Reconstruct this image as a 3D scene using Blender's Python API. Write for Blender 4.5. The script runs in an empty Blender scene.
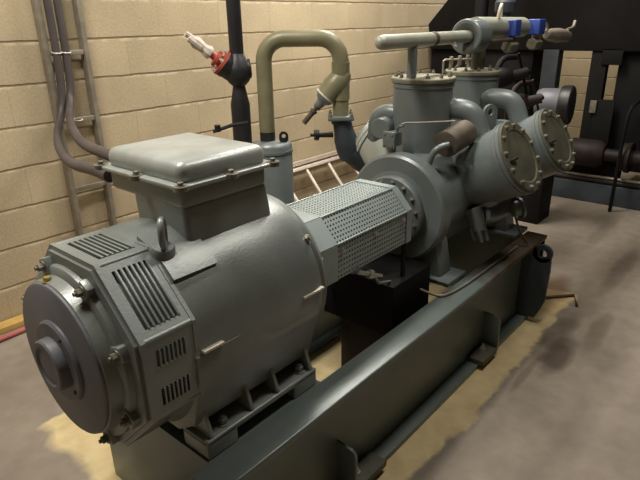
import bpy, bmesh, math, random
from mathutils import Vector, Matrix
random.seed(7)
sc = bpy.context.scene
COL = sc.collection
R = math.radians
PI = math.pi

def s2l(c):
    return tuple(((v/255/12.92) if v/255 <= .04045 else ((v/255+.055)/1.055)**2.4) for v in c)

# ------------------------------------------------------------------ camera
PITCH, ROLL, YAW, FPX = .376842, -.0196064, .7127834, 552.21
fw = Vector((math.cos(PITCH)*math.cos(YAW), math.cos(PITCH)*math.sin(YAW), -math.sin(PITCH)))
rt0 = Vector((math.sin(YAW), -math.cos(YAW), 0)); up0 = rt0.cross(fw)
rt = math.cos(ROLL)*rt0 + math.sin(ROLL)*up0
up = -math.sin(ROLL)*rt0 + math.cos(ROLL)*up0
cd = bpy.data.cameras.new('camera'); cam = bpy.data.objects.new('camera', cd); COL.objects.link(cam)
cd.sensor_width = 36; cd.lens = 36*FPX/640; cd.clip_start = .02
m3 = Matrix((rt, up, -fw)).transposed()
cam.matrix_world = Matrix.Translation((0, 0, 1.465)) @ m3.to_4x4()
sc.camera = cam

# ------------------------------------------------------------------ light
w = bpy.data.worlds.new('world'); sc.world = w; w.use_nodes = True
w.node_tree.nodes['Background'].inputs[0].default_value = (.9, .85, .75, 1)
w.node_tree.nodes['Background'].inputs[1].default_value = .05
LIGHTS = [(0.4, 1.8, 3.05, 1.3, .25, 68), (3.3, 1.95, 3.05, 1.3, .25, 82), (2.2, 0.6, 3.05, 1.3, .25, 30), (6.5, 2.2, 2.9, 1.0, .25, 60)]
def area(x, y, z, lx, ly, power, col=(1, .94, .85)):
    l = bpy.data.lights.new('tube_light', 'AREA'); l.shape = 'RECTANGLE'; l.size = lx; l.size_y = ly
    l.energy = power; l.color = col
    o = bpy.data.objects.new('tube_light', l); COL.objects.link(o); o.location = (x, y, z)
for a in LIGHTS: area(*a)
sc.view_settings.view_transform = 'Standard'; sc.view_settings.look = 'None'
sc.view_settings.exposure = 0.0; sc.view_settings.gamma = 1; sc.view_settings.use_curve_mapping = False

# ------------------------------------------------------------------ materials
def mat(name, rgb, rough=.5, metal=0.0, var=.12, vscale=6, bump=0.0, bscale=60, rgb2=None, spec=.5):
    m = bpy.data.materials.new(name); m.use_nodes = True
    nt = m.node_tree; b = nt.nodes['Principled BSDF']
    b.inputs['Roughness'].default_value = rough; b.inputs['Metallic'].default_value = metal
    b.inputs['Specular IOR Level'].default_value = spec
    c = s2l(rgb)
    tc = nt.nodes.new('ShaderNodeTexCoord')
    n = nt.nodes.new('ShaderNodeTexNoise'); n.inputs['Scale'].default_value = vscale; n.inputs['Detail'].default_value = 5
    nt.links.new(tc.outputs['Object'], n.inputs['Vector'])
    r = nt.nodes.new('ShaderNodeValToRGB')
    c2 = s2l(rgb2) if rgb2 else tuple(v*(1-var*2) for v in c)
    r.color_ramp.elements[0].position = .35; r.color_ramp.elements[1].position = .65
    r.color_ramp.elements[0].color = (*c2, 1); r.color_ramp.elements[1].color = (*[min(1, v*(1+var)) for v in c], 1)
    nt.links.new(n.outputs['Fac'], r.inputs[0]); nt.links.new(r.outputs[0], b.inputs['Base Color'])
    if bump:
        n2 = nt.nodes.new('ShaderNodeTexNoise'); n2.inputs['Scale'].default_value = bscale; n2.inputs['Detail'].default_value = 3
        nt.links.new(tc.outputs['Object'], n2.inputs['Vector'])
        bp = nt.nodes.new('ShaderNodeBump'); bp.inputs['Strength'].default_value = bump; bp.inputs['Distance'].default_value = .004
        nt.links.new(n2.outputs['Fac'], bp.inputs['Height']); nt.links.new(bp.outputs[0], b.inputs['Normal'])
    return m
M = {}
M['motor'] = mat('motor_paint', (132, 139, 136), .36, .15, .10, 4, .12, 160, spec=.8)
M['nose'] = mat('nose_paint', (108, 110, 117), .5, .1, .06, 8, .1, 160)
M['comp'] = mat('compressor_paint', (112, 120, 120), .36, .15, .08, 5, .08, 120, spec=.7)
M['beam'] = mat('skid_paint', (104, 115, 112), .34, .15, .08, 4, .06, 90, spec=.7)
def rusty(m, c):      # oily rust that has crept over the far end of the skid
    nt = m.node_tree; b = nt.nodes['Principled BSDF']; L = nt.links; N = nt.nodes
    geo = N.new('ShaderNodeNewGeometry'); sp = N.new('ShaderNodeSeparateXYZ'); L.new(geo.outputs['Position'], sp.inputs[0])
    n = N.new('ShaderNodeTexNoise'); n.inputs['Scale'].default_value = 7; n.inputs['Detail'].default_value = 6; L.new(geo.outputs['Position'], n.inputs['Vector'])
    def rng(v, a, b_, c_=0., d=1.):
        r = N.new('ShaderNodeMapRange'); r.inputs[1].default_value = a; r.inputs[2].default_value = b_; r.inputs[3].default_value = c_; r.inputs[4].default_value = d; L.new(v, r.inputs[0]); return r.outputs[0]
    a = N.new('ShaderNodeMath'); a.operation = 'ADD'; L.new(sp.outputs[0], a.inputs[0]); L.new(rng(n.outputs['Fac'], .3, .7, -.3, .3), a.inputs[1])
    f = N.new('ShaderNodeMath'); f.operation = 'MULTIPLY'; L.new(rng(a.outputs[0], 1.95, 2.3), f.inputs[0]); L.new(rng(sp.outputs[2], .36, .42), f.inputs[1])
    mx = N.new('ShaderNodeMix'); mx.data_type = 'RGBA'; L.new(f.outputs[0], mx.inputs['Factor'])
    src = b.inputs['Base Color'].links[0].from_socket; L.new(src, mx.inputs[6]); mx.inputs[7].default_value = (*s2l(c), 1); L.new(mx.outputs[2], b.inputs['Base Color'])
    L.new(rng(f.outputs[0], 0, 1, .34, .7), b.inputs['Roughness'])
rusty(M['beam'], (84, 70, 54))
M['palecomp'] = mat('pale_dusty_paint', (186, 188, 178), .5, .05, .08, 12)
M['cap'] = mat('dusty_cap', (140, 136, 118), .6, .05, .12, 12, .2, 80)
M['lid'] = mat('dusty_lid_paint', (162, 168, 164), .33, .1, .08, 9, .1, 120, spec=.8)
M['header'] = mat('header_paint', (158, 160, 147), .42, .1, .08, 9)
M['cover'] = mat('cover_plate_paint', (86, 86, 71), .6, .05, .12, 12, .2, 80)
M['olive'] = mat('olive_paint', (128, 124, 96), .42, .1, .1, 7)
M['guard'] = mat('guard_paint', (150, 161, 160), .45, .2, .06, 5)
M['steel'] = mat('bare_steel', (200, 198, 188), .35, .7, .08, 20)
M['bolt'] = mat('dusty_bolt', (132, 129, 116), .5, .4, .15, 25)
M['black'] = mat('black_paint', (34, 34, 36), .45, .1, .15, 6)
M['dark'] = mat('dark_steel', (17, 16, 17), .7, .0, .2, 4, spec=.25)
M['darkblue'] = mat('dark_blue_steel', (58, 66, 73), .6, .1, .2, 4)
M['brown'] = mat('brown_pipe', (44, 36, 33), .6, .0, .2, 9, spec=.3)
M['rust'] = mat('rusty_end', (90, 80, 67), .7, .1, .2, 14)
M['red'] = mat('red_paint', (172, 76, 62), .5, 0, .12, 30)
M['tape'] = mat('grey_handle', (190, 180, 168), .6, 0, .1, 30)
M['white'] = mat('white_enamel_and_lit_rib', (214, 208, 194), .4, .1, .05, 10)
M['brass'] = mat('brass', (196, 170, 96), .35, .7, .05, 10)
M['blue'] = mat('blue_coil', (52, 76, 158), .45, 0, .1, 10)
M['galv'] = mat('galvanised', (150, 142, 128), .5, .35, .1, 18)
M['cable'] = mat('dark_cable', (76, 68, 67), .55, 0, .08, 10)
M['cableg'] = mat('grey_cable', (150, 140, 130), .5, 0, .08, 10)
M['alu'] = mat('aluminium', (222, 208, 196), .4, .4, .05, 10)
M['wood'] = mat('yellow_wood', (196, 160, 90), .6, 0, .1, 12)
M['hose'] = mat('red_hose', (168, 92, 84), .5, 0, .1, 12)
M['rustbrown'] = mat('rust_mark', (84, 66, 48), .8, 0, .2, 20)
M['rub'] = mat('rubber', (30, 30, 32), .7, 0, .1, 10)

def wall_mat():
    m = bpy.data.materials.new('block_wall'); m.use_nodes = True; nt = m.node_tree; N = nt.nodes; L = nt.links
    b = N['Principled BSDF']; b.inputs['Roughness'].default_value = .9; b.inputs['Specular IOR Level'].default_value = .15
    def mth(op, a, b_, c=None):
        n = N.new('ShaderNodeMath'); n.operation = op
        for i, v in enumerate((a, b_, c)):
            if v is None: continue
            if isinstance(v, (int, float)): n.inputs[i].default_value = v
            else: L.new(v, n.inputs[i])
        return n.outputs[0]
    def rng(v, a, b_, c=0., d=1.):
        r = N.new('ShaderNodeMapRange'); r.inputs[1].default_value = a; r.inputs[2].default_value = b_; r.inputs[3].default_value = c; r.inputs[4].default_value = d
        L.new(v, r.inputs[0]); return r.outputs[0]
    geo = N.new('ShaderNodeNewGeometry'); sp = N.new('ShaderNodeSeparateXYZ'); L.new(geo.outputs['Position'], sp.inputs[0])
    def noise(s_, d=4):
        n = N.new('ShaderNodeTexNoise'); n.inputs['Scale'].default_value = s_; n.inputs['Detail'].default_value = d
        L.new(geo.outputs['Position'], n.inputs['Vector']); return n.outputs['Fac']
    ad = mth('ADD', sp.outputs[0], sp.outputs[1])
    wob = mth('MULTIPLY', mth('SUBTRACT', noise(7, 5), .5), .012)
    z = mth('ADD', sp.outputs[2], wob)
    row = mth('FRACT', mth('ADD', mth('MULTIPLY', z, 5.0), .5), 0)          # .5 on each bed joint
    d = mth('MULTIPLY', mth('SUBTRACT', row, .5), .2)                        # metres above the joint
    dark = rng(mth('ABSOLUTE', mth('SUBTRACT', d, .001), 0), .007, .003)      # the recessed joint
    light = mth('MULTIPLY', rng(mth('ABSOLUTE', mth('ADD', d, .0085), 0), .010, .004), rng(noise(13, 5), .44, .58))   # pale mortar edge below it, with light from above painted in
    cb = N.new('ShaderNodeCombineXYZ'); L.new(ad, cb.inputs[0]); L.new(sp.outputs[2], cb.inputs[1])
    br = N.new('ShaderNodeTexBrick'); L.new(cb.outputs[0], br.inputs['Vector'])
    br.inputs['Scale'].default_value = 1; br.inputs['Brick Width'].default_value = .45; br.inputs['Row Height'].default_value = .2
    br.inputs['Mortar Size'].default_value = .003; br.inputs['Mortar Smooth'].default_value = .6; br.inputs['Bias'].default_value = 0
    br.inputs['Color1'].default_value = (*s2l((190, 174, 144)), 1); br.inputs['Color2'].default_value = (*s2l((183, 167, 138)), 1)
    br.inputs['Mortar'].default_value = (*s2l((172, 156, 127)), 1)
    n2 = noise(85, 5)
    mm = mth('MULTIPLY', rng(noise(2.5, 5), .3, .7, .88, 1.06), rng(n2, .3, .7, .90, 1.08))
    vm = N.new('ShaderNodeVectorMath'); vm.operation = 'SCALE'; L.new(br.outputs['Color'], vm.inputs[0]); L.new(mm, vm.inputs['Scale'])
    def mix(f, a_, c):
        n = N.new('ShaderNodeMix'); n.data_type = 'RGBA'; L.new(f, n.inputs['Factor']); L.new(a_, n.inputs[6]); n.inputs[7].default_value = (*s2l(c), 1); return n.outputs[2]
    c1 = mix(mth('MULTIPLY', light, .55), vm.outputs[0], (222, 208, 180)); c2 = mix(mth('MULTIPLY', mth('MULTIPLY', dark, rng(noise(4, 5), .3, .5, .35, 1)), .75), c1, (118, 98, 72))
    L.new(c2, b.inputs['Base Color'])
    h = mth('SUBTRACT', mth('MULTIPLY', n2, .5), mth('MULTIPLY', dark, 1.2))
    bp = N.new('ShaderNodeBump'); bp.inputs['Strength'].default_value = .6; bp.inputs['Distance'].default_value = .004
    L.new(h, bp.inputs['Height']); L.new(bp.outputs[0], b.inputs['Normal'])
    return m
def floor_mat():
    m = bpy.data.materials.new('concrete_floor'); m.use_nodes = True; nt = m.node_tree; N = nt.nodes; L = nt.links
    b = N['Principled BSDF']; b.inputs['Roughness'].default_value = .7; b.inputs['Specular IOR Level'].default_value = .3
    geo = N.new('ShaderNodeNewGeometry'); sp = N.new('ShaderNodeSeparateXYZ'); L.new(geo.outputs['Position'], sp.inputs[0])
    def noise(s, d=5):
        n = N.new('ShaderNodeTexNoise'); n.inputs['Scale'].default_value = s; n.inputs['Detail'].default_value = d
        L.new(geo.outputs['Position'], n.inputs['Vector']); return n.outputs['Fac']
    def rng(v, a, b_, c=0., d=1.):
        r = N.new('ShaderNodeMapRange'); r.inputs[1].default_value = a; r.inputs[2].default_value = b_; r.inputs[3].default_value = c; r.inputs[4].default_value = d
        L.new(v, r.inputs[0]); return r.outputs[0]
    def mth(op, a, b_):
        n = N.new('ShaderNodeMath'); n.operation = op
        for i, v in enumerate((a, b_)):
            if isinstance(v, (int, float)): n.inputs[i].default_value = v
            else: L.new(v, n.inputs[i])
        return n.outputs[0]
    def mix(f, a, b_):
        n = N.new('ShaderNodeMix'); n.data_type = 'RGBA'
        L.new(f, n.inputs['Factor'])
        for k, v in ((6, a), (7, b_)):
            if isinstance(v, tuple): n.inputs[k].default_value = (*s2l(v), 1)
            else: L.new(v, n.inputs[k])
        return n.outputs[2]
    base = mix(rng(noise(2.0), .35, .65), (136, 126, 114), (152, 142, 128))
    base = mix(rng(noise(14), .35, .7, 0, .35), base, (110, 100, 88))
    # cream painted plinth zone round the skid, worn at its edges
    wob = mth('MULTIPLY', mth('SUBTRACT', noise(5, 6), .5), .16)
    X = mth('ADD', sp.outputs[0], wob); Y = mth('ADD', sp.outputs[1], wob)
    def inside(v, a, b_, s=.02):
        return mth('MULTIPLY', rng(v, a-s, a+s), rng(v, b_+s, b_-s))
    zone = mth('MULTIPLY', inside(X, .60, 3.05), inside(Y, .72, 2.0, .01))
    cream = mix(rng(noise(11), .35, .7), (212, 194, 150), (192, 172, 128))
    col = mix(zone, base, cream)
    # oil stains
    def blob(cx, cy, rx, ry):
        dx = mth('DIVIDE', mth('SUBTRACT', sp.outputs[0], cx), rx); dy = mth('DIVIDE', mth('SUBTRACT', sp.outputs[1], cy), ry)
        d = mth('ADD', mth('MULTIPLY', dx, dx), mth('MULTIPLY', dy, dy))
        d = mth('ADD', d, mth('MULTIPLY', mth('SUBTRACT', noise(6, 5), .5), 1.6))
        return rng(d, 1.1, .2, 0, 1)
    for (cx, cy, rx, ry, k, c) in [(2.55, .66, .30, .07, .7, (70, 58, 44)), (2.7, .52, .3, .05, .45, (80, 68, 56)), (3.6, .62, .55, .06, .5, (82, 72, 62)), (3.3, .28, .16, .07, .5, (86, 74, 62)),
                                (2.95, .85, .35, .10, .7, (92, 62, 34)), (2.15, .66, .22, .02, .5, (84, 72, 58)), (2.38, .60, .22, .07, .8, (66, 56, 46)), (1.35, .45, .3, .15, .3, (104, 92, 80)), (4.2, .9, .5, .06, .35, (90, 80, 70)), (1.6, .2, .5, .25, .25, (104, 92, 80)), (.8, 2.45, .35, .2, .25, (104, 92, 80)),
                                (1.75, 1.3, .15, .3, .5, (104, 84, 50))]:
        col = mix(mth('MULTIPLY', blob(cx, cy, rx, ry), k), col, c)
    L.new(col, b.inputs['Base Color'])
    bp = N.new('ShaderNodeBump'); bp.inputs['Strength'].default_value = .25; bp.inputs['Distance'].default_value = .004
    L.new(noise(60, 4), bp.inputs['Height']); L.new(bp.outputs[0], b.inputs['Normal'])
    return m
M['wall'] = wall_mat(); M['floor'] = floor_mat()
M['plaster'] = mat('pale_ceiling', (150, 142, 128), .9, 0, .05, 3)

# ------------------------------------------------------------------ mesh helpers
class MB:
    def __init__(s): s.b = bmesh.new()
    def box(s, x0, x1, y0, y1, z0, z1, bev=0, mtx=None):
        t = bmesh.new(); bmesh.ops.create_cube(t, size=1)
        for v in t.verts:
            v.co = Vector(((x0+x1)/2+v.co.x*(x1-x0), (y0+y1)/2+v.co.y*(y1-y0), (z0+z1)/2+v.co.z*(z1-z0)))
        if bev: bmesh.ops.bevel(t, geom=list(t.edges), offset=bev, segments=3, affect='EDGES', profile=.5)
        return s._add(t, mtx)
    def _add(s, t, mtx=None):
        if mtx is not None: t.transform(mtx)
        me = bpy.data.meshes.new('t'); t.to_mesh(me); t.free(); s.b.from_mesh(me); bpy.data.meshes.remove(me); return s
    def lathe(s, prof, o, axis, n=40):
        """prof: list of (distance along axis, radius)"""
        o = Vector(o); a = Vector(axis).normalized()
        u = a.orthogonal().normalized(); v = a.cross(u); t = bmesh.new(); rings = []
        for (d, r) in prof:
            if r < 1e-5: rings.append([t.verts.new(o+a*d)])
            else: rings.append([t.verts.new(o+a*d+(u*math.cos(2*PI*i/n)+v*math.sin(2*PI*i/n))*r) for i in range(n)])
        for A, B in zip(rings, rings[1:]):
            for i in range(n):
                j = (i+1) % n
                if len(A) == 1 and len(B) == 1: continue
                if len(A) == 1: t.faces.new((A[0], B[j], B[i]))
                elif len(B) == 1: t.faces.new((A[i], A[j], B[0]))
                else: t.faces.new((A[i], A[j], B[j], B[i]))
        bmesh.ops.recalc_face_normals(t, faces=t.faces)
        return s._add(t)
    def cyl(s, p, q, r, r2=None, n=24, ch=0):
        p = Vector(p); q = Vector(q); L = (q-p).length; r2 = r if r2 is None else r2
        c = ch or min(r, r2, L)*.12
        return s.lathe([(0, 0), (0, r-c), (c, r), (L-c, r2), (L, r2-c), (L, 0)], p, q-p, n)
    def tube(s, pts, r, n=16, closed=False, smooth=0, caps=True):
        P = [Vector(p) for p in pts]
        for _ in range(smooth):
            Q = [P[0]]
            for a, b in zip(P, P[1:]): Q += [a.lerp(b, .25), a.lerp(b, .75)]
            Q.append(P[-1]); P = Q
        rr = r if isinstance(r, (list, tuple)) else [r]*len(P)
        if len(rr) != len(P): rr = [rr[min(len(rr)-1, int(i*len(rr)/len(P)))] for i in range(len(P))]
        t = bmesh.new(); rings = []; prev = None; m = len(P)
        for i, p in enumerate(P):
            if closed: d = (P[(i+1) % m]-P[i-1]).normalized()
            else: d = (P[min(i+1, m-1)]-P[max(i-1, 0)]).normalized()
            if prev is None: u = d.orthogonal().normalized()
            else: u = (prev-d*prev.dot(d)).normalized()
            prev = u; v = d.cross(u)
            rings.append([t.verts.new(p+(u*math.cos(2*PI*k/n)+v*math.sin(2*PI*k/n))*rr[i]) for k in range(n)])
        pairs = list(zip(rings, rings[1:])) + ([(rings[-1], rings[0])] if closed else [])
        for A, B in pairs:
            for k in range(n): t.faces.new((A[k], A[(k+1) % n], B[(k+1) % n], B[k]))
        if not closed and caps: t.faces.new(rings[0]); t.faces.new(rings[-1])
        bmesh.ops.recalc_face_normals(t, faces=t.faces)
        return s._add(t)
    def prism(s, poly, d, bev=0):
        """poly: 3D points of a planar outline, d: extrusion vector"""
        t = bmesh.new(); d = Vector(d); a = [t.verts.new(Vector(p)) for p in poly]; b = [t.verts.new(Vector(p)+d) for p in poly]
        t.faces.new(a); t.faces.new(b)
        for i in range(len(a)): j = (i+1) % len(a); t.faces.new((a[i], a[j], b[j], b[i]))
        bmesh.ops.recalc_face_normals(t, faces=t.faces)
        if bev: bmesh.ops.bevel(t, geom=list(t.edges), offset=bev, segments=2, affect='EDGES', profile=.5)
        return s._add(t)
    def hexbolt(s, p, ax, r=.010, h=.012, stud=.006):
        p = Vector(p); a = Vector(ax).normalized()
        s.lathe([(0, 0), (0, r*1.45), (h*.2, r*1.45), (h*.2, 0)], p, a, 14)
        s.lathe([(0, 0), (0, r*.95), (h*.1, r), (h*.9, r), (h, r*.85), (h, 0)], p+a*h*.2, a, 6)
        if stud: s.lathe([(0, 0), (0, r*.5), (stud, r*.5), (stud, 0)], p+a*h*1.2, a, 10)
        return s
    def done(s, name, m, parent=None, smooth=True, label=None):
        me = bpy.data.meshes.new(name); s.b.to_mesh(me); s.b.free(); me.materials.append(M[m] if isinstance(m, str) else m)
        if smooth:
            me.polygons.foreach_set('use_smooth', [True]*len(me.polygons))
            try: me.set_sharp_from_angle(angle=R(35))
            except Exception: pass
        o = bpy.data.objects.new(name, me); COL.objects.link(o)
        if parent is not None:
            o.parent = parent
            lc = parent.location if parent.parent is None else Vector((0, 0, 0))
            if parent.parent is None and parent.type == 'EMPTY': o.matrix_parent_inverse = Matrix.Translation(-parent.location)
        if label: o['label'] = label
        return o
def thing(name, label, cat, loc, group=None):
    o = bpy.data.objects.new(name, None); o.empty_display_size = .1; COL.objects.link(o); o.location = loc
    o['label'] = label; o['category'] = cat
    if group: o['group'] = group
    return o
def tag(o, label, cat, group=None):
    o['label'] = label; o['category'] = cat
    if group: o['group'] = group
    return o
def struct(o): o['kind'] = 'structure'; return o

YC, ZC = 1.22, .716      # axis of motor and compressor
def polar(a, r, x): return Vector((x, YC-math.cos(R(a))*r, ZC+math.sin(R(a))*r))   # a=0 faces the camera side, 90 up

# ------------------------------------------------------------------ setting
X0, X1, Y0, Y1, ZT = -3.5, 7.2, -5.0, 2.94, 3.15
struct(MB().box(X0, X1, Y0, Y1+.0, -.1, 0).done('floor', 'floor', smooth=False))
struct(MB().box(X0, X1+.2, Y1, Y1+.2, -.1, ZT).done('wall_left', 'wall', smooth=False))
struct(MB().box(X1, X1+.2, Y0, Y1, -.1, ZT).done('wall_back', 'wall', smooth=False))
struct(MB().box(X0, X1+.2, Y0-.2, Y0, -.1, ZT).done('wall_right', 'wall', smooth=False))
struct(MB().box(X0-.2, X0, Y0-.2, Y1+.2, -.1, ZT).done('wall_front', 'wall', smooth=False))
struct(MB().box(X0-.2, X1+.2, Y0-.2, Y1+.2, ZT, ZT+.1).done('ceiling', 'plaster', smooth=False))

# ------------------------------------------------------------------ skid
sk = thing('machine_skid', 'grey green steel base frame of deep beams under the motor and compressor', 'base frame', (1.8, 1.22, 0))
def ibeam(y0, y1, x0, x1, h=.425, tf=.022, tw=.014, yw=None, yt=None):
    mb = MB(); yc = yw or (y0+y1)/2
    mb.box(x0, x1, y0, yt or y1, h-tf, h, .006); mb.box(x0, x1, y0, y1, 0.001, tf, .003); mb.box(x0, x1, yc-tw/2, yc+tw/2, tf, h-tf)
    return mb
ibeam(.84, .965, .58, 2.76, yw=.905, yt=.945).done('side_beam', 'beam', sk)
ibeam(1.495, 1.60, .69, 2.76).done('side_beam', 'beam', sk)
for x, ya, yb, zb in ((.66, .91, 1.54, .40), (1.62, .91, 1.29, .30), (2.72, .91, 1.54, .40)):
    MB().box(x, x+.02, ya, yb, .003, zb).done('cross_beam', 'beam' if x != 1.62 else 'brown', sk)
MB().box(.64, 1.08, .935, 1.5, .400, .424).done('motor_mounting_plate', 'beam', sk)
for x, xp in ((1.10, 1.13), (2.19, 2.035)):
    yw = .90; yo = .820
    MB().prism([(x, yw, .022), (x, yo, .022), (x, yo, .175), (x, yo+.006, .19), (x, yo+.018, .199), (x, yw, .203)], (.012, 0, 0), .002).done('gusset_plate', 'beam', sk)
    p = MB().box(xp, xp+.145, .815, .885, .022, .048, .004).done('anchor_foot', 'cover', sk)
    MB().hexbolt((xp+.035 if x < 2 else xp+.10, .865, .048), (0, 0, 1), .010, .012, .012).done('anchor_bolt', 'steel', p)
# end plate with lifting eye
MB().box(2.75, 2.765, .85, .96, 0.001, .40).done('end_plate', 'darkblue', sk)
def ringplate(mb, c, u, v, nrm, ro, ri, t, tail=0, n=24):
    c = Vector(c); u = Vector(u).normalized(); v = Vector(v).normalized(); nrm = Vector(nrm).normalized()
    b = bmesh.new(); F = []
    for k in (0, 1):
        O = []; I = []
        for i in range(n):
            a = 2*PI*i/n; d = u*math.cos(a)+v*math.sin(a); q = c+nrm*t*(k-.5)
            o = q+d*ro
            if tail and math.sin(a) < -.01: o = q+u*ro*math.cos(a)*(1+.25*-math.sin(a))-v*tail*(-math.sin(a))**.5
            O.append(b.verts.new(o)); I.append(b.verts.new(q+d*ri))
        F.append((O, I))
        for i in range(n): j = (i+1) % n; b.faces.new((O[i], O[j], I[j], I[i]))
    for i in range(n):
        j = (i+1) % n
        b.faces.new((F[0][0][i], F[0][0][j], F[1][0][j], F[1][0][i])); b.faces.new((F[0][1][i], F[0][1][j], F[1][1][j], F[1][1][i]))
    bmesh.ops.recalc_face_normals(b, faces=b.faces); mb._add(b); return mb
lgp = ringplate(MB(), (2.60, .800, .385), (0, 1, 0), (0, 0, 1), (1, 0, 0), .046, .021, .02)
lgp.prism([(2.59, .759, .37), (2.59, .755, .30), (2.59, .762, .125), (2.59, .80, .03), (2.59, .905, .03), (2.59, .905, .40), (2.59, .835, .42), (2.59, .824, .39), (2.59, .822, .365), (2.59, .80, .36)], (.02, 0, 0))
lgp.done('lifting_eye', 'darkblue', sk)

# ------------------------------------------------------------------ motor
mo = thing('electric_motor', 'large grey electric motor with louvred end shroud and top terminal box', 'electric motor', (.85, YC, .425))
XB0, XB1 = .62, 1.12
body = MB()
body.lathe([(0, 0), (0, .255), (.02, .272), (.30, .280), (.44, .280), (.485, .270), (.5, .25), (.5, .2), (.5, 0)], (XB0, YC, ZC), (1, 0, 0), 64)
body.prism([(XB0+.02, YC-.277, ZC+.02), (XB0+.02, YC-.278, ZC-.05), (XB0+.02, YC-.235, ZC-.20), (XB0+.02, YC-.16, ZC-.25), (XB0+.02, YC+.16, ZC-.25), (XB0+.02, YC+.235, ZC-.20), (XB0+.02, YC+.278, ZC-.05), (XB0+.02, YC+.277, ZC+.02)], (.44, 0, 0), .006)
body.done('stator_housing', 'motor', mo)
# raised pad beside the terminal box
pad = MB(); a0, a1 = 52, 68
P = [polar(a, .2835, .655) for a in (44, 52, 60, 68, 76)] + [polar(a, .26, .655) for a in (76, 68, 60, 52, 44)]
pad.prism(P, (.13, 0, 0)); pad.done('raised_pad', 'motor', mo)
# drive end bell
de = MB(); de.lathe([(0, 0), (0, .255), (.012, .26), (.03, .25), (.05, .2), (.08, .12), (.08, 0)], (1.12, YC, ZC), (1, 0, 0), 56)
deo = de.done('drive_end_bell', 'motor', mo)
for a in (20, 62, 110, 155, -20):
    MB().hexbolt(polar(a, .235, 1.14), (1, 0, 0), .012, .014).done('end_bell_bolt', 'steel', deo)
MB().hexbolt(polar(37, .262, 1.105), (0, -.75, .6), .012, .014).done('end_bell_bolt', 'steel', deo)
# small fins on the flank, coloured white for the light on their tops
for x0, x1, z in ((.660, .722, .744), (1.012, 1.10, .744)):
    MB().box(x0, x1, .936, .957, z-.004, z+.003, .001).done('side_rib', 'white', mo)
# feet
for sgn in (-1, 1):
    f = MB()
    ya = YC+sgn*.275; yb = YC+sgn*.17
    y0_, y1_ = min(ya, yb), max(ya, yb)
    for xa, xb in ((.645, .745), (.965, 1.065)):
        f.box(xa, xb, y0_, y1_, .425, .48, .006)
    f.box(.645, 1.065, y0_, y1_, .465, .482, .005)
    f.box(.745, .965, YC+sgn*.2-.01, YC+sgn*.2+.01, .425, .47)
    f.done('motor_foot', 'motor', mo)
    for xr in (.66, .80, .90, 1.04):
        MB().prism([(xr, YC+sgn*.272, .481), (xr, YC+sgn*.12, .481), (xr, YC+sgn*.12, .60), (xr, YC+sgn*.236, .585)], (.012, 0, 0), .002).done('foot_rib', 'motor', mo)
    for xr in (.70, 1.0):
        MB().hexbolt((xr+.02, YC+sgn*.245, .482), (0, 0, 1), .013, .016).done('foot_bolt', 'motor', mo)
# octagonal louvred shroud
def slotplate(mb, o, u, v, nrm, W, H, mu, mv, n, t, rows=1, gap=0.0, duty=.55):
    """plate W along u, H along v from corner o, n slots side by side along u, running along v"""
    o = Vector(o); u = Vector(u).normalized(); v = Vector(v).normalized(); nrm = Vector(nrm).normalized()
    def bx(ua, ub, va, vb, ta=0, tb=t, bev=0):
        P = [o+u*ua+v*va+nrm*ta, o+u*ub+v*va+nrm*ta, o+u*ub+v*vb+nrm*ta, o+u*ua+v*vb+nrm*ta]
        mb.prism(P, nrm*(tb-ta), bev)
    bx(0, mu, 0, H); bx(W-mu, W, 0, H); bx(mu, W-mu, 0, mv); bx(mu, W-mu, H-mv, H)
    hh = (H-2*mv-(rows-1)*gap)/rows
    for r in range(rows):
        va = mv+r*(hh+gap)
        if r: bx(mu, W-mu, va-gap, va)
        pitch = (W-2*mu)/n; bw = pitch*(1-duty)
        for i in range(n):
            bx(mu+i*pitch+ (pitch-bw), mu+(i+1)*pitch, va, va+hh, 0, t+.003, .0012)
SX0, SX1, AP = .522, .645, .247
SY = YC-.022; SZ = ZC+.014
cor = []
for k in range(8):
    a = R(22.5+45*k); rr = AP/math.cos(R(22.5)); cor.append((SY-math.cos(a)*rr, SZ+math.sin(a)*rr))
sh = MB()
outer = [Vector((SX0, y, z)) for y, z in cor]
# front and rear lips with a hole
def octring(mb, x, d, rin, ap):
    b = bmesh.new(); rr = ap/math.cos(R(22.5)); n = 48; rings = []
    def rad(a):
        k = (a % 45)
        return ap/math.cos(R(k-22.5 if False else ((a+22.5) % 45)-22.5))
    for xx in (x, x+d):
        O = []; I = []
        for i in range(n):
            a = i*360/n
            # facets centred on multiples of 45 degrees
            aa = ((a+22.5) % 45)-22.5
            r_ = ap/math.cos(R(aa))
            O.append(b.verts.new((xx, SY-math.cos(R(a))*r_, SZ+math.sin(R(a))*r_))); I.append(b.verts.new((xx, SY-math.cos(R(a))*rin, SZ+math.sin(R(a))*rin)))
        rings.append((O, I))
        for i in range(n): j = (i+1) % n; b.faces.new((O[i], O[j], I[j], I[i]))
    for i in range(n):
        j = (i+1) % n
        b.faces.new((rings[0][0][i], rings[0][0][j], rings[1][0][j], rings[1][0][i])); b.faces.new((rings[0][1][i], rings[0][1][j], rings[1][1][j], rings[1][1][i]))
    bmesh.ops.recalc_face_normals(b, faces=b.faces); mb._add(b)
octring(sh, SX0-.012, .012, .215, AP+.002)
octring(sh, SX1, .010, .225, AP+.002)
octring(sh, SX0-.020, .008, .215, AP-.010)
for y, z in cor: sh.tube([(SX0-.010, y+(SY-y)*.03, z+(SZ-z)*.03), (SX1+.008, y+(SY-y)*.03, z+(SZ-z)*.03)], .009, 12)
sh.lathe([(0, .236), (.13, .238), (.13, .20), (0, .20), (0, .236)], (SX0, SY, SZ), (1, 0, 0), 40)
sho = sh.done('fan_shroud', 'motor', mo)
side = 2*AP*math.tan(R(22.5))
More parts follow.
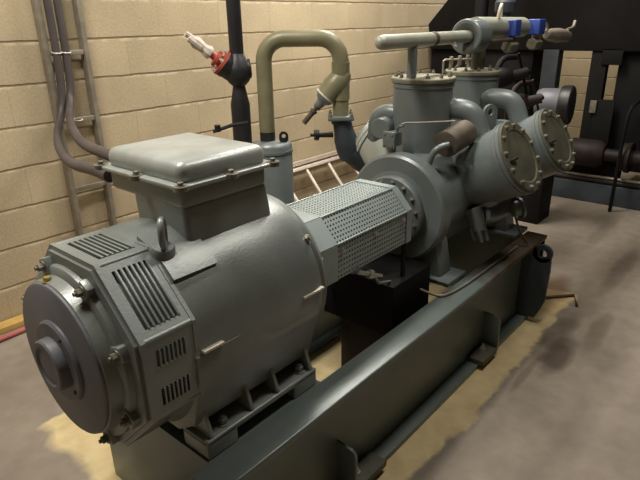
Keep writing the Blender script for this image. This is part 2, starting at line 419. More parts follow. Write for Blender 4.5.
for k in range(8):
    a = 45*k            # facet centre
    nrm = Vector((0, -math.cos(R(a)), math.sin(R(a)))); tan = Vector((0, math.sin(R(a)), math.cos(R(a))))
    o = Vector((SX0, SY, SZ))+nrm*(AP-.008)-tan*side/2
    mb = MB()
    if k == 0: slotplate(mb, o, (1, 0, 0), tan, nrm, SX1-SX0, side, .022, .03, 7, .008, 2, .055)
    elif k in (1, 2, 3): slotplate(mb, o, (1, 0, 0), tan, nrm, SX1-SX0, side, .016, .026, 7, .008, 1)
    else: mb.prism([o, o+Vector((SX1-SX0, 0, 0)), o+Vector((SX1-SX0, 0, 0))+tan*side, o+tan*side], nrm*.008)
    mb.done('louvre_panel', 'motor', mo, smooth=True)
# non drive end bell
eb = MB()
eb.lathe([(0, 0), (0, .196), (.003, .200), (.030, .206), (.033, .222), (.036, .226), (.050, .230), (.056, .236), (.066, .236), (.068, .20), (.068, 0)], (.456, YC, ZC), (1, 0, 0), 72)
for k in range(4):   # flat ribs between lugs
    pass
ebo = eb.done('end_bell', 'motor', mo)
for a in (-24, 21, 63, 110, 156, 201, 246, 291):
    lug = MB(); c = polar(a, .228, .478); er = Vector((0, -math.cos(R(a)), math.sin(R(a)))); et = Vector((0, math.sin(R(a)), math.cos(R(a))))
    P = [c-er*.024-et*.022, c+er*.020-et*.018, c+er*.020+et*.018, c-er*.024+et*.022]
    lug.prism([p+Vector((.006, 0, 0)) for p in P], (.04, 0, 0), .004)
    lo = lug.done('mounting_lug', 'motor', ebo)
    MB().hexbolt(c+Vector((.006, 0, 0)), (-1, 0, 0), .010, .012, .006).done('lug_bolt', 'bolt', ebo)
ns = MB()
ns.lathe([(0, 0), (0, .192), (.003, .1965), (.010, .1965), (.010, 0)], (.448, YC, ZC), (1, 0, 0), 80)
ns.lathe([(0, 0), (.0, .100), (.005, .105), (.012, .106), (.012, 0)], (.438, YC, ZC), (1, 0, 0), 48)
nso = ns.done('bearing_cover', 'nose', mo)
MB().lathe([(.0, 0), (.005, .048), (.0, .052), (0, .062), (.004, .066), (.04, .067), (.04, 0)], (.412, YC, ZC), (1, 0, 0), 48).done('shaft_cap', 'nose', nso)
for a in (60, 200, -40):
    MB().lathe([(0, 0), (0, .005), (.004, .005), (.004, 0)], polar(a, .088, .435), (1, 0, 0), 10).done('cover_screw', 'black', nso)
MB().hexbolt(polar(97, .199, .466), (0, 0, 1), .009, .010, 0).done('grease_plug', 'brass', ebo, label='small brass plug')
# eye bolt
eye = MB(); ex, ey = .676, 1.09
eye.lathe([(0, 0), (0, .034), (.03, .030), (.035, .026), (.035, 0)], (ex, ey, .945), (0, -.35, 1), 24)
ec = Vector((ex, ey-.018, 1.008)); d = Vector((.66, .75, 0)).normalized()
eye.tube([ec+(d*math.cos(2*PI*i/28)*.022+Vector((0, 0, 1))*math.sin(2*PI*i/28)*.034) for i in range(28)], .0085, 12, closed=True)
eye.done('lifting_eyebolt', 'motor', mo)
# terminal box
BX0, BX1, BY0, BY1 = .745, 1.025, 1.075, 1.405
tb = MB()
tb.box(BX0, BX1, BY0, BY1, 1.045, 1.106, .014)
t = bmesh.new()
lo_ = [(BX0+.01, BY0+.005), (BX1+.035, BY0+.005), (BX1+.035, 1.30), (BX0+.01, 1.30)]; hi_ = [(BX0+.0, BY0), (BX1, BY0), (BX1, 1.30), (BX0+.0, 1.30)]
A = [t.verts.new((x, y, .86)) for x, y in lo_]; B = [t.verts.new((x, y, 1.06)) for x, y in hi_]
t.faces.new(A); t.faces.new(B)
for i in range(4): t.faces.new((A[i], A[(i+1) % 4], B[(i+1) % 4], B[i]))
bmesh.ops.recalc_face_normals(t, faces=t.faces); bmesh.ops.bevel(t, geom=list(t.edges), offset=.016, segments=4, affect='EDGES', profile=.5)
tb._add(t)
tbo = tb.done('terminal_box', 'motor', mo)
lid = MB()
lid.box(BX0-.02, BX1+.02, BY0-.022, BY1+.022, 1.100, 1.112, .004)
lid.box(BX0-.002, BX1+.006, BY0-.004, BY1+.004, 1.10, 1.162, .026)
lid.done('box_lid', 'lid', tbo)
for (x, y) in ((BX0-.012, BY0-.014), ((BX0+BX1)/2, BY0-.018), (BX1+.012, BY0-.014), (BX0-.016, (BY0+BY1)/2), (BX1+.016, (BY0+BY1)/2), (BX0-.012, BY1+.014), (BX1+.012, BY1+.014), ((BX0+BX1)/2, BY1+.018)):
    q = MB(); q.lathe([(0, 0), (0, .018), (.012, .018), (.012, 0)], (x, y, 1.101), (0, 0, 1), 20); q.hexbolt((x, y, 1.113), (0, 0, 1), .0075, .008, 0)
    q.done('lid_bolt', 'bolt', tbo)

# ------------------------------------------------------------------ coupling guard
cg = thing('coupling_guard', 'perforated grey sheet metal guard over the shaft between motor and compressor', 'machine guard', (1.5, YC, .425))
gp = [(-.182, -.048), (-.182, .078), (-.112, .155), (.062, .155), (.150, .078), (.150, -.048)]   # profile y,z offsets
def P3(i, x): return Vector((x, YC+gp[i][0], ZC+gp[i][1]))
def perf(mb, o, U, V, nu, nv, hole=.58):
    o = Vector(o); U = Vector(U); V = Vector(V); b = bmesh.new(); n = 8
    for i in range(nu):
        for j in range(nv):
            c = o+U*((i+.5)/nu)+V*((j+.5)/nv); u = U/nu/2; v = V/nv/2
            O = []; I = []
            for k in range(8):
                a = 2*PI*k/8; cx, cy = math.cos(a), math.sin(a); mxx = max(abs(cx), abs(cy))
                O.append(b.verts.new(c+u*(cx/mxx)+v*(cy/mxx))); I.append(b.verts.new(c+(u*cx+v*cy)*hole))
            for k in range(8): l = (k+1) % 8; b.faces.new((O[k], O[l], I[l], I[k]))
    bmesh.ops.remove_doubles(b, verts=b.verts, dist=1e-4)
    me = bpy.data.meshes.new('t'); b.to_mesh(me); b.free(); mb.b.from_mesh(me); bpy.data.meshes.remove(me)
gx0, gx1 = 1.285, 1.70
for i, nv, nm in ((0, 7, 'perforated_side_panel'), (1, 7, 'perforated_slope_panel'), (2, 14, 'perforated_top_panel'), (3, 7, 'perforated_slope_panel'), (4, 7, 'perforated_side_panel')):
    mb = MB(); a = P3(i, gx0); perf(mb, a, (gx1-gx0, 0, 0), P3(i+1, gx0)-a, 28, nv)
    o = mb.done(nm, 'guard', cg, smooth=False)
    sm = o.modifiers.new('s', 'SOLIDIFY'); sm.thickness = .003
for x0, x1, nm in ((1.17, gx0, 'end_band'), (gx1, 1.735, 'rear_band')):
    mb = MB()
    for i in range(5):
        a, b_ = P3(i, x0), P3(i+1, x0); n_ = (b_-a).cross(Vector((1, 0, 0))).normalized()
        mb.prism([a, b_, b_+Vector((x1-x0, 0, 0)), a+Vector((x1-x0, 0, 0))], n_*-.004)
    mb.done(nm, 'guard', cg, smooth=False)
for i in (1, 2, 3, 4):
    MB().tube([P3(i, gx0), P3(i, gx1)], .004, 8).done('corner_fold', 'guard', cg)
for x in (1.31, 1.50, 1.68):
    MB().hexbolt(P3(0, x)+Vector((0, -.001, .10)), (0, -1, 0), .006, .006, 0).done('guard_screw', 'steel', cg)
for x, zb in ((1.70, .522),):
    for sy in (-.17, .14):
        MB().box(x, x+.022, YC+sy-.004, YC+sy+.004, zb, .68).done('guard_leg', 'dark', cg)
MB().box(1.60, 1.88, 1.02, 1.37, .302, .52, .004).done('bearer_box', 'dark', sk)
sh_ = MB(); sh_.lathe([(0, 0), (0, .04), (.12, .04), (.12, .1), (.24, .1), (.24, .06), (.34, .06), (.34, .11), (.46, .11), (.46, .05), (.62, .05), (.62, 0)], (1.19, YC, ZC), (1, 0, 0), 32)
tag(sh_.done('shaft_coupling', 'black'), 'dark steel shaft coupling seen through the perforated guard', 'coupling')

# ------------------------------------------------------------------ compressor
co = thing('piston_compressor', 'blue grey multi cylinder piston compressor with bolted round covers', 'compressor', (2.4, YC, .425))
cr = MB()
cr.lathe([(0, .165), (.0, .222), (.008, .232), (.07, .232), (.078, .226), (.082, .205), (1.02, .205), (1.03, .23), (1.08, .23), (1.08, 0)], (1.90, YC, ZC), (1, 0, 0), 72)
cr.lathe([(0.0, .17), (.006, .17), (.03, .15), (.03, 0)], (1.90, YC, ZC), (1, 0, 0), 48)
cr.prism([(1.99, YC-.20, ZC), (1.99, YC-.17, .56), (1.99, YC+.17, .56), (1.99, YC+.20, ZC)], (.92, 0, 0), .01)
cr.done('crankcase', 'comp', co)
bh = MB(); bh.lathe([(-.03, .0), (-.03, .142), (-.022, .148), (.0, .148), (.004, .165), (.02, .165), (.02, 0)], (1.895, YC, ZC), (1, 0, 0), 48)
bho = bh.done('bearing_housing', 'comp', co)
for k in range(14):
    MB().hexbolt(polar(k*360/14+8, .127, 1.865), (-1, 0, 0), .008, .009, .004).done('housing_bolt', 'bolt', bho)
for xx in (1.93, 2.62):
    MB().prism([(xx, YC-.22, .446), (xx, YC+.22, .446), (xx, YC+.19, .60), (xx, YC-.19, .60)], (.10, 0, 0), .008).done('support_foot', 'comp', co)
for xx in (1.90, 2.60):
    MB().box(xx, xx+.16, YC-.275, YC+.30, .426, .446, .003).done('sole_plate', 'comp', co)
nb = [Vector((0, -math.cos(R(30)), math.sin(R(30)))), Vector((0, math.cos(R(30)), math.sin(R(30))))]
for bi, n_ in enumerate(nb):
    for xi, x in enumerate((2.275, 2.715)):
        c0 = Vector((x, YC, ZC))+n_*.012+Vector((0, 0, -.008))
        b = MB()
        b.lathe([(.10, 0), (.10, .132), (.22, .134), (.24, .140), (.27, .152), (.383, .152), (.385, .161), (.396, .161), (.398, .157), (.401, .157), (.403, .161), (.413, .161), (.415, .158), (.415, 0)], c0, n_, 56)
        bo = b.done('cylinder_barrel', 'palecomp' if (bi, xi) == (1, 0) else 'comp', co)
        cv = MB(); cv.lathe([(0, 0), (0, .155), (.002, .157), (.010, .157), (.012, .155), (.013, .118), (.009, .112), (.011, .05), (.012, 0)], c0+n_*.414, n_, 56)
        cvo = cv.done('cylinder_cover', 'cover' if bi == 0 else 'guard', co)
        u = Vector((1, 0, 0)); v = n_.cross(u)
        for k in range(12):
            a = 2*PI*(k+.5)/12
            MB().hexbolt(c0+n_*.4255+(u*math.cos(a)+v*math.sin(a))*.138, n_, .0085, .008, .004).done('cover_bolt', 'bolt', cvo)
        if bi == 0:
            uu = (Vector((1, 0, 0))*.4+v*0).normalized()
            MB().cyl(c0+n_*.432-u*.128, c0+n_*.436-u*.07, .0055, n=8).done('cover_pin', 'black', cvo)
# vertical towers
def tower(x, y, top, r=.130):
    t_ = MB(); z0 = ZC+.15
    t_.lathe([(0, 0), (0, r), (top-.055-z0, r), (top-.052-z0, r+.004), (top-.035-z0, r+.004), (top-.034-z0, r), (top-.03-z0, r)], (x, y, z0), (0, 0, 1), 56)
    o = t_.done('valve_tower', 'comp', co)
    k_ = MB(); k_.lathe([(-.02, 0), (-.02, r+.008), (-.016, r+.01), (-.004, r+.01), (0, r+.007), (.004, r-.03), (.004, 0)], (x, y, top-.012), (0, 0, 1), 56)
    ko = k_.done('tower_cap', 'cap', o)
    for k in range(12):
        a = 2*PI*(k+.3)/12
        MB().hexbolt((x+math.cos(a)*(r-.012), y+math.sin(a)*(r-.012), top-.011), (0, 0, 1), .008, .011, .006).done('cap_bolt', 'bolt', o)
    return o
T1 = (2.20, 1.285); T2 = (2.73, 1.31)
tower(*T1, 1.245); tower(*T2, 1.235)
# elbows from the towers
def elbow(pts, r, nm='elbow_pipe', m='comp'):
    return MB().tube(pts, r, 20, smooth=3).done(nm, m, co)
for dx in (0, .44):
    elbow([(2.24+dx, 1.22, 1.09), (2.26+dx, 1.15, 1.10), (2.28+dx, 1.08, 1.085), (2.285+dx, 1.04, 1.0), (2.28+dx, 1.02, .88)], .046)
elbow([(2.14, 1.36, 1.075), (2.13, 1.43, 1.08), (2.13, 1.48, 1.05), (2.16, 1.51, .95)], .036)
elbow([(2.70, 1.36, 1.10), (2.70, 1.47, 1.10), (2.70, 1.56, 1.05), (2.70, 1.58, .94)], .045)
# lifting eye on the crankcase
MBl = ringplate(MB(), (2.415, 1.06, 1.072), (.8, -.5, 0), (0, 0, 1), (.5, .8, 0), .034, .015, .016, .13); MBl.done('lifting_lug', 'comp', co)
# rusty round end filter with handle bar
fl = MB(); p0 = Vector((2.04, 1.075, .985)); p1 = p0+Vector((.17, -.01, .03))
fl.lathe([(0, 0), (0, .049), (.004, .055), (.16, .055), (.16, 0)], p0, p1-p0, 32); fl.done('oil_filter', 'rust', co)
MB().tube([(1.99, 1.26, 1.045), (1.99, 1.25, 1.065), (2.02, 1.2, 1.065), (2.12, 1.08, 1.07)], .004, 8, smooth=1).done('oil_line', 'galv', co)
MB().tube([(1.985, 1.115, .905), (1.985, 1.105, .945), (1.985, 1.08, .98), (2.03, 1.055, .99)], .0135, 12, smooth=2).done('drain_elbow', 'comp', co)
# grey switch box on top of the barrel
sb = MB(); sb.box(1.955, 2.015, 1.265, 1.315, .965, 1.025, .006); sb.box(1.945, 1.956, 1.26, 1.32, .96, 1.03, .004); sb.cyl((1.985, 1.29, .93), (1.985, 1.29, .97), .012, n=12)
sbo = sb.done('switch_box', 'comp', co)
for dy, dz in ((.012, .012), (.048, .012), (.012, .058), (.048, .058)):
    MB().hexbolt((1.945, 1.26+dy, .96+dz), (-1, 0, 0), .004, .004, 0).done('box_screw', 'bolt', sbo)
MB().tube([(1.985, 1.275, 1.025), (1.985, 1.27, 1.05), (1.97, 1.235, 1.055)], .006, 8, smooth=1).done('box_conduit', 'comp', co)
# lower outlets under the first camera-side cylinder
lo1 = MB(); lo1.cyl((2.21, 1.01, .68), (2.20, .965, .585), .042, .036, 24)
for k in range(5):
    a = 2*PI*k/5; lo1.cyl((2.20+.03*math.cos(a), .975+.03*math.sin(a), .60), (2.205+.034*math.cos(a), .955+.03*math.sin(a), .545), .010, n=10)
lo1.done('relief_stub', 'comp', co)
MB().tube([(2.42, .94, .76), (2.42, .93, .70), (2.40, .93, .655), (2.35, .945, .635), (2.28, .96, .635), (2.24, .97, .65)], .036, 20, smooth=2).done('drain_manifold', 'comp', co)
d1 = MB(); d1.lathe([(0, 0), (0, .048), (.012, .048), (.012, 0)], (2.38, .865, .665), (.75, -.62, .2), 28); d1.cyl((2.36, .89, .66), (2.385, .865, .665), .038, n=20); d1.done('blank_flange', 'comp', co)
MB().tube([(2.5, .93, .60), (2.52, .90, .50), (2.54, .86, .44)], .006, 8, smooth=1).done('drain_tube', 'rust', co)
# far-side stop valve below the olive pipe
vx, vy = 2.10, 1.665
sv = MB(); sv.lathe([(0, 0), (0, .05), (-.012, .052), (-.02, .045), (-.06, .048), (-.10, .056), (-.15, .056), (-.20, .045), (-.20, 0)], (vx, vy, 1.03), (-.12, .17, 1), 32)
sv.tube([(vx+.02, vy-.03, .87), (vx+.08, vy-.08, .80), (vx+.15, vy-.16, .76)], .05, 20, smooth=1)
svo = sv.done('suction_valve_body', 'darkblue', co)
hd = MB(); hd.lathe([(0, 0), (0, .012), (.07, .012), (.07, .026), (.09, .026), (.09, .008), (.11, .008), (.11, 0)], (vx-.04, vy+.02, .955), (-.75, .62, .05), 12); hd.done('valve_spindle', 'black', svo)
dc = MB(); dc.lathe([(0, 0), (0, .042), (.003, .046), (.09, .046), (.09, 0)], (2.04, 1.40, 1.018), (1, .15, 0), 32); dc.done('round_end_cap', 'comp', co)
MB().tube([(1.93, .96, .448), (1.80, 1.0, .46), (1.74, 1.14, .47)], .005, 8).done('earth_strap', 'galv', co) if False else None

# header pipe on the towers
hp = thing('discharge_header', 'pale green grey header pipe with capped end above the two towers', 'pipe', (2.2, 1.28, 1.2))
h = MB()
h.tube([(1.845, 1.285, 1.385), (1.85, 1.285, 1.385), (1.86, 1.285, 1.385), (1.875, 1.285, 1.385), (2.0, 1.285, 1.385), (2.66, 1.285, 1.385)], [.008, .016, .024, .0285, .0285, .0285], 24)
h.done('header_tube', 'header', hp)
MB().cyl((2.10, 1.285, 1.225), (2.10, 1.285, 1.378), .021, n=24).done('riser', 'comp', hp)
MB().lathe([(0, .0285), (0, .0305), (.025, .0305), (.025, .0285)], (2.25, 1.285, 1.385), (1, 0, 0), 24).done('weld_collar', 'rust', hp)
sl = MB(); sl.lathe([(.03, .03), (0, .062), (0, .074), (.006, .080), (.12, .080), (.126, .074), (.126, .04)], (2.57, 1.285, 1.385), (1, 0, 0), 40); sl.done('open_sleeve', 'comp', hp)
MB().cyl((2.735, 1.29, 1.21), (2.735, 1.29, 1.36), .034, n=24).done('riser', 'cover', hp)
MB().hexbolt((2.42, 1.27, 1.365), (0, -.7, -.7), .009, .012, .012).done('vent_plug', 'steel', hp)
h2 = MB(); h2.tube([(2.66, 1.285, 1.42), (3.20, 1.29, 1.415), (3.25, 1.29, 1.415)], .052, 24); h2.done('insulated_tube', 'header', hp)
MB().tube([(2.86, 1.26, 1.45), (2.85, 1.25, 1.50), (2.87, 1.25, 1.53), (2.89, 1.26, 1.52), (2.89, 1.26, 1.47)], .009, 12, smooth=2).done('small_handle', 'white', hp)
MB().tube([(2.70, 1.22, 1.36), (3.0, 1.22, 1.36)], .009, 10).done('pilot_line', 'rust', hp)
# solenoid valves
def solenoid(x, lab, sx=1.0):
    t_ = thing('solenoid_valve', lab, 'valve', (x, 1.24, 1.34))
    MB().box(x-.035*sx, x+.035*sx, 1.20, 1.27, 1.375, 1.455, .005).done('coil', 'blue', t_)
    MB().cyl((x, 1.235, 1.30), (x, 1.235, 1.376), .02, n=16).done('valve_stem', 'galv', t_)
    v_ = MB(); v_.lathe([(0, 0), (0, .03), (.03, .036), (.07, .036), (.10, .03), (.10, 0)], (x-.05, 1.235, 1.325), (1, 0, 0), 6); v_.done('valve_body', 'bolt', t_)
    return t_
solenoid(2.99, 'solenoid valve with blue coil nearest the round sleeve of the header'); solenoid(3.33, 'solenoid valve with wider blue coil beside the silver actuator', 1.35)
kn = MB(); kn.lathe([(0, 0), (0, .03), (.04, .03), (.045, .055), (.06, .06), (.10, .06), (.12, .045), (.125, 0)], (3.38, 1.45, 1.45), (0, 0, 1), 28); kn.lathe([(0, .02), (.3, .02), (.3, 0)], (3.38, 1.45, 1.57), (0, 0, 1), 12)
tag(kn.done('float_switch', 'darkblue'), 'dark bell shaped switch above the blue coils', 'switch')
ac = MB()
ac.lathe([(0, 0), (0, .02), (.03, .03), (.06, .028), (.08, .036), (.20, .042), (.34, .036), (.36, .02), (.36, 0)], (3.45, 1.22, 1.37), (1, -.02, -.05), 24)
ac.tube([(3.75, 1.2, 1.39), (3.83, 1.19, 1.40), (3.85, 1.19, 1.44)], .010, 8, smooth=1)
ac.tube([(3.42, 1.24, 1.34), (3.40, 1.24, 1.40), (3.45, 1.24, 1.45), (3.52, 1.24, 1.42), (3.50, 1.24, 1.36)], .008, 8, smooth=2)
tag(ac.done('pneumatic_actuator', 'galv'), 'silver cylindrical actuator at the far end of the header', 'actuator')
# small gauge manifold behind the second tower
gm = MB(); gy = 1.55
gm.tube([(2.86, gy, 1.10), (2.86, gy, 1.25), (2.88, gy, 1.256), (3.27, gy, 1.238)], .006, 8)
for x in (2.95, 3.05, 3.15): gm.cyl((x, gy, 1.215), (x, gy, 1.268), .011, n=10)
gm.tube([(3.05, gy, 1.24), (3.05, gy, 1.10)], .006, 8)
tag(gm.done('gauge_manifold', 'galv'), 'thin silver gauge line with small valves behind the towers', 'pipe')

# ------------------------------------------------------------------ oil separator tank and pipes
tk = thing('vertical_tank', 'dark grey upright cylinder tank behind the terminal box', 'tank', (1.86, 1.93, 0))
tx, ty = 1.885, 1.93
MB().lathe([(0, 0), (0, .10), (.905, .10), (.918, .094), (.925, .085), (.928, 0)], (tx, ty, 0), (0, 0, 1), 48).done('shell', 'comp', tk)
MB().lathe([(0, .1), (0, .104), (.012, .104), (.012, .1)], (tx, ty, .875), (0, 0, 1), 48).done('rim', 'comp', tk)
ringplate(MB(), (tx+.02, ty-.065, .955), (.7, -.7, 0), (0, 0, 1), (.7, .7, 0), .022, .010, .012, .03).done('lifting_ear', 'black', tk)
ol = thing('olive_bend_pipe', 'thick olive painted pipe bent in an upside down U', 'pipe', (1.86, 1.95, .95))
LX, LY, QX, QY, ZP = 1.885, 1.955, 2.09, 1.66, 1.395
A_ = Vector((LX, LY, 0)); B_ = Vector((QX, QY, 0)); dd = (B_-A_)
def oz(t, z): return (A_+dd*t)+Vector((0, 0, z))
cr_ = []
rb = .10; Lh = dd.length
for i in range(9):
    a = PI/2*i/8; cr_.append(oz((rb-rb*math.cos(a))/Lh, ZP-rb+rb*math.sin(a)))
for i in range(9):
    a = PI/2*i/8; cr_.append(oz(1-(rb-rb*math.sin(a))/Lh, ZP-rb+rb*math.cos(a)))
MB().tube([oz(0, .97)]+cr_+[oz(1, 1.04)], .0375, 28).done('bent_tube', 'olive', ol)
MB().cyl(oz(0, .925), oz(0, .985), .037, n=28).done('lower_joint', 'black', ol)
MB().lathe([(0, .0375), (0, .042), (.17, .042), (.17, .0375)], oz(1, 1.12), (0, 0, 1), 28).done('thick_sleeve', 'olive', ol)
fo = MB(); fo.box(-.062, .062, -.05, .05, 0, .022, .006, Matrix.Translation(oz(1, 1.026)) @ Matrix.Rotation(R(-50), 4, 'Z'))
foo = fo.done('pipe_flange', 'comp', ol)
for sx in (-1, 1):
    for sy in (-1, 1):
        MB().hexbolt(oz(1, 1.048)+Matrix.Rotation(R(-50), 3, 'Z') @ Vector((sx*.05, sy*.04, 0)), (0, 0, 1), .008, .010, .008).done('flange_bolt', 'bolt', foo)
# angled strainer branch
st = MB(); o_ = oz(1, 1.215); ddir = Vector((-.62, .42, -.72)).normalized() ; ddir = Vector((-.42, .56, -.80)).normalized()
st.lathe([(-.06, 0), (-.04, .03), (.0, .050), (.04, .058), (.07, .054), (.085, .054), (.10, .054), (.10, 0)], o_, ddir, 28)
sto = st.done('strainer_branch', 'olive', ol)
MB().lathe([(.098, .035), (.098, .054), (.108, .054), (.108, .035)], o_, ddir, 28).done('branch_ring', 'white', sto)
MB().lathe([(.108, 0), (.108, .048), (.125, .040), (.14, .024), (.165, .020), (.165, 0)], o_, ddir, 24).done('branch_bonnet', 'comp', sto)
MB().lathe([(.165, 0), (.165, .018), (.175, .018), (.18, .010), (.19, .010), (.19, .018), (.20, .018), (.205, .013), (.27, .013), (.27, 0)], o_, ddir, 16).done('branch_spindle', 'rust', sto)
# tall black riser with red valve
bp_ = thing('black_riser_pipe', 'tall black vertical pipe in front of the block wall', 'pipe', (1.822, 2.068, 0))
bx_, by_ = 1.822, 2.068
MB().cyl((bx_, by_, 1.31), (bx_, by_, 3.1), .033, n=28, ch=.001).done('upper_tube', 'black', bp_)
MB().lathe([(0, 0), (0, .046), (1.10, .046), (1.16, .034), (1.18, .030), (1.22, .034), (1.22, 0)], (bx_, by_, 0), (0, 0, 1), 28).done('lower_tube', 'black', bp_)
vb = MB(); vb.lathe([(0, .03), (.02, .05), (.05, .066), (.09, .064), (.13, .04), (.15, .032)], (bx_, by_, 1.185), (0, 0, 1), 28)
bd = Vector((-.62, .42, .62)).normalized()
vb.lathe([(0, 0), (0, .05), (.055, .055), (.07, .06), (.085, .06), (.085, 0)], (bx_, by_, 1.235), bd, 28)
vb.lathe([(0, 0), (0, .035), (.05, .045), (.06, .045), (.06, 0)], (bx_, by_, 1.26), (.7, -.55, .05), 20)
vb.done('valve_body', 'black', bp_)
rv = MB(); bo_ = Vector((bx_, by_, 1.235))+bd*.085
rv.lathe([(0, 0), (0, .062), (.014, .062), (.014, .03), (.028, .026), (.03, .04), (.045, .04), (.048, .018), (.11, .016), (.11, 0)], bo_, bd, 28)
rvo = rv.done('valve_bonnet', 'red', bp_, label='red valve bonnet and stem')
for k in range(4):
    a = 2*PI*k/4+.4; u_ = bd.orthogonal().normalized(); v_ = bd.cross(u_)
    MB().hexbolt(bo_+bd*.014+(u_*math.cos(a)+v_*math.sin(a))*.05, bd, .008, .01, .006).done('bonnet_bolt', 'tape', rvo)
hn = MB(); hb = bo_+bd*.07
hn.lathe([(0, 0), (0, .028), (.015, .032), (.03, .026), (.04, .024), (.08, .030), (.10, .022), (.10, 0)], hb, bd, 8)
hn.tube([hb+bd*.06+u_*.022, hb+bd*.10+u_*.026, hb+bd*.14+u_*.01], .013, 8); hn.cyl(hb+bd*.05-u_*.014, hb+bd*.12-u_*.022, .015, n=8)
hn.done('valve_handle', 'tape', bp_, label='pale grey taped valve handle')
lv = MB(); lv.tube([(1.78, 1.98, 1.025), (1.70, 2.0, 1.022), (1.62, 2.04, 1.0)], [.010, .009, .008], 8); lv.cyl((1.64, 2.03, .998), (1.64, 2.03, 1.03), .014, n=12)
lv.done('side_lever', 'black', bp_)

# ------------------------------------------------------------------ cable tray with cables
ct = thing('cable_ladder', 'upright galvanised cable ladder fixed to the block wall', 'cable tray', (1.4, 2.92, 0))
for x in (1.300, 1.505):
    MB().box(x, x+.026, 2.885, 2.935, .01, 3.1, .003).done('side_rail', 'galv', ct)
for z in (.30, .64, 1.005, 1.34, 1.68, 2.02, 2.36, 2.7, 3.04):
    MB().box(1.326, 1.505, 2.89, 2.91, z-.012, z+.012, .002).done('rung', 'galv', ct)
def cable(pts, r, m, lab, tie=None):
    o = MB().tube(pts, r, 12, smooth=3).done('power_cable', m); tag(o, lab, 'cable'); return o
cable([(1.352, 2.87, 3.1), (1.352, 2.87, 1.5), (1.345, 2.87, 1.15), (1.30, 2.85, 1.03), (1.20, 2.7, .985), (1.02, 2.3, .985), (.90, 1.95, 1.0), (.80, 1.60, 1.06), (.765, 1.44, 1.07)], .019, 'cable', 'left power cable on the cable ladder, sagging lowest into the terminal box')
cable([(1.400, 2.87, 3.1), (1.400, 2.87, 1.5), (1.395, 2.87, 1.2), (1.36, 2.85, 1.09), (1.26, 2.68, 1.04), (1.08, 2.25, 1.03), (.95, 1.9, 1.06), (.87, 1.60, 1.085), (.85, 1.44, 1.075)], .019, 'cable', 'right power cable on the cable ladder, curving in higher to the terminal box')
for z in (1.01, 1.345):
    for x in (1.352, 1.400):
        o = MB().tube([(x+math.cos(2*PI*i/16)*.022, 2.872+math.sin(2*PI*i/16)*.022, z+.004*math.sin(2*PI*i/16)) for i in range(16)], .0035, 6, closed=True).done('cable_tie', 'white')
        tag(o, ('pale cable tie round the %s power cable, on the %s visible rung' % ('left' if x < 1.38 else 'right', 'upper' if z > 1.2 else 'lower')), 'cable tie', 'cable ties on the cable ladder')

# ------------------------------------------------------------------ ladder, wood, hose by the wall
ld = thing('aluminium_ladder', 'pale aluminium ladder lying on its side against the block wall', 'ladder', (3.6, 2.8, 0))
def ldp(x, t): return Vector((x+.12, 2.56+.32*t, .02+.37*t))
for t in (0, 1): 
    mb = MB(); a = ldp(2.6, t); n1 = Vector((0, .32, .39)).normalized()*.014; 
    mb.prism([a-n1+Vector((0, -.02, .01)), a+n1+Vector((0, -.02, .01)), a+n1+Vector((0, .012, 0)), a-n1+Vector((0, .012, 0))], (1.32, 0, 0), .002); mb.done('stile', 'alu', ld)
for i in range(5):
    x = 2.78+i*.27; MB().tube([ldp(x, 0), ldp(x, 1)], .014, 10).done('rung', 'alu', ld)
ld2 = MB().box(2.65, 4.05, 2.905, 2.93, .412, .443, .003).done('aluminium_rail', 'alu'); tag(ld2, 'second pale rail directly behind the top of the lying ladder', 'rail')
tag(MB().box(-1.0, 1.22, 2.855, 2.93, .001, .035, .003).done('wooden_batten', 'wood'), 'yellowish wooden batten on the floor along the wall', 'batten')
tag(MB().tube([(-.8, 2.76, .014), (.2, 2.765, .014), (.9, 2.79, .014), (1.3, 2.82, .014)], .014, 12, smooth=2).done('red_hose', 'hose'), 'faded red hose lying on the floor beside the wooden batten', 'hose')

# steel tube along the inner edge of the right beam
tag(MB().tube([(1.815, 1.06, .433), (1.80, .98, .432), (1.80, .93, .432), (1.85, .908, .432), (2.0, .895, .432), (2.5, .895, .432)], .0055, 8, smooth=2).done('copper_line', 'galv'), 'thin bright tube bending onto the top of the long beam beside the compressor', 'pipe')
dr = MB(); dr.lathe([(0, 0), (0, .008), (.05, .008), (.05, .016), (.07, .016), (.07, .006), (.12, .006), (.12, 0)], (1.375, 1.02, .668), (.9, -.2, -.38), 10)
dr.tube([(1.46, 1.01, .63), (1.50, 1.02, .58), (1.64, 1.06, .522)], .005, 8)
tag(dr.done('drain_valve', 'steel'), 'tiny steel drain valve just below the perforated guard', 'valve')
# rusty angle lying on the floor
rb_ = MB(); rb_.tube([(2.78, .95, .008), (3.02, .73, .008), (2.90, .68, .008)], .009, 6)
tag(rb_.done('rusty_rod', 'rustbrown'), 'bent rusty rod on the floor at the far end of the skid', 'rod')

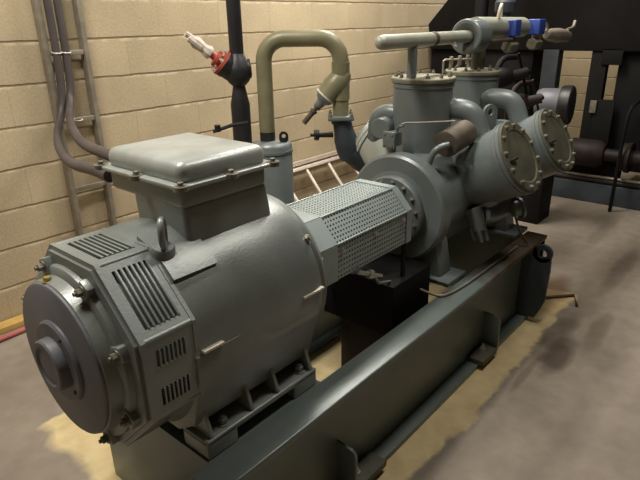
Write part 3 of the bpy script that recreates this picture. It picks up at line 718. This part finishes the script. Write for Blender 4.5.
# ------------------------------------------------------------------ dark plant in the background
lgp = None
bg = thing('background_machine_frame', 'tall black machine housing on a frame behind the compressor', 'machine', (5.4, .6, 0))
hood = MB()
hood.prism([(5.0, 2.90, 1.42), (5.0, 1.45, 3.0), (5.0, -1.6, 3.0), (5.0, -1.6, 1.215), (5.0, 2.86, 1.195)], (1.2, 0, 0), .01)
hood.done('overhead_hood', 'dark', bg)
MB().box(5.021, 5.10, 1.262, 1.385, .0, 1.22, .004).done('post', 'dark', bg)
MB().box(5.0, 5.12, 1.64, 1.77, .0, 1.22, .004).done('post', 'darkblue', bg)
MB().box(5.09, 6.1, -1.6, 1.19, .25, 1.22, .006).done('housing', 'dark', bg)
MB().box(5.05, 5.5, 1.87, 2.87, .0, 1.20, .006).done('side_cabinet', 'dark', bg)
MB().box(5.0, 5.02, 1.15, 1.30, 1.10, 1.22, .002).done('slot_plate', 'dark', bg); MB().box(5.0, 5.02, 1.15, 1.30, .0, .83, .002).done('slot_plate', 'dark', bg)
hook = MB().box(4.98, 5.0, 1.28, 1.33, .72, .82, .003).done('latch', 'bolt', bg)
sd = thing('background_skid', 'dark blue grey low skid on the far floor', 'base frame', (5.0, .7, 0))
MB().box(4.86, 4.98, -1.6, 1.85, 0.001, .165, .004).done('front_beam', 'darkblue', sd)
MB().box(4.98, 4.998, -1.6, 1.85, .02, .12, .004).done('deck', 'dark', sd)
bm_ = thing('background_motor', 'small dark motor with round black end seen behind the far cylinder', 'motor', (4.2, 1.4, .7))
q = MB(); q.lathe([(0, 0), (0, .09), (.03, .105), (.16, .11), (.17, .105), (.17, 0)], (4.15, 1.47, .885), (.12, -1, 0), 40); q.done('casing', 'nose', bm_)
q = MB(); q.lathe([(0, 0), (0, .13), (.02, .136), (.07, .136), (.08, .125), (.082, 0)], (4.17, 1.31, .88), (.12, -1, 0), 40); q.done('end_cover', 'black', bm_)
q = MB(); q.box(4.05, 4.3, 1.32, 1.48, .001, .80, .006); q.done('pedestal', 'dark', bm_)
# dark pump and pipework on the far skid
pu = thing('background_pump', 'dim brown pump body in the shade on the far skid', 'pump', (4.95, 1.15, .12))
q = MB(); q.lathe([(0, 0), (0, .09), (.05, .11), (.25, .11), (.30, .08), (.30, .05), (.42, .05), (.42, .11), (.46, .11), (.46, 0)], (4.84, 1.42, .42), (0, -1, 0), 24); q.done('pump_casing', 'brown', pu)
q = MB(); q.box(4.91, 4.975, 1.0, 1.4, .167, .36, .01); q.done('pump_foot', 'dark', pu)
q = MB(); q.lathe([(0, 0), (0, .12), (.03, .12), (.03, .06), (.14, .06), (.14, .13), (.17, .13), (.17, 0)], (4.84, .955, .42), (0, -1, 0), 24); q.done('pump_flange', 'brown', pu)
for i, (z, x, lab) in enumerate(((.189, 4.885, 'lower dull brown pipe running along the far skid'), (.224, 4.875, 'upper thin pale pipe running along the far skid'))):
    o = MB().tube([(x, 1.72, z), (x, .0, z)], .022 if i == 0 else .012, 12).done('background_pipe', 'brown' if i == 0 else 'galv'); tag(o, lab, 'pipe')
o = MB().tube([(4.7, .98, .002), (4.7, .98, .75), (4.75, .96, .85), (4.99, .9, .88)], .014, 10, smooth=1).done('thin_conduit', 'dark'); tag(o, 'thin dark conduit standing by the far pump', 'conduit')
o = MB().cyl((4.0, 1.89, .001), (4.0, 1.89, 3.1), .045, n=20).done('dark_riser_pipe', 'dark'); tag(o, 'dark vertical pipe rising behind the header sleeve', 'pipe')
# clutter of valves between tower and post
for i, (x, y, z, lab) in enumerate(((3.3, 1.45, 1.12, 'upper dark valve cluster behind the second tower'), (3.5, 1.42, .95, 'lower dark valve cluster above the far cylinder'))):
    q = MB(); q.lathe([(0, 0), (0, .05), (.05, .06), (.10, .05), (.12, .03), (.2, .03), (.2, 0)], (x, y, z), (.3, -.8, .2), 16)
    q.tube([(x, y, z-.2), (x, y, z), (x+.1, y, z+.12), (x+.2, y-.05, z+.12)], .018, 10, smooth=2); q.tube([(x+.1, y-.1, z+.15), (x+.25, y-.12, z-.1)], .008, 8)
    q.cyl((x+.12, y-.08, z-.02), (x+.2, y-.14, z+.04), .02, n=10)
    q.tube([(x, y, z), (x+.02, y, z-.3), (x+.02, y, .002)], .02, 10)
    tag(q.done('valve_cluster', 'brown' if i else 'dark'), lab, 'valve')
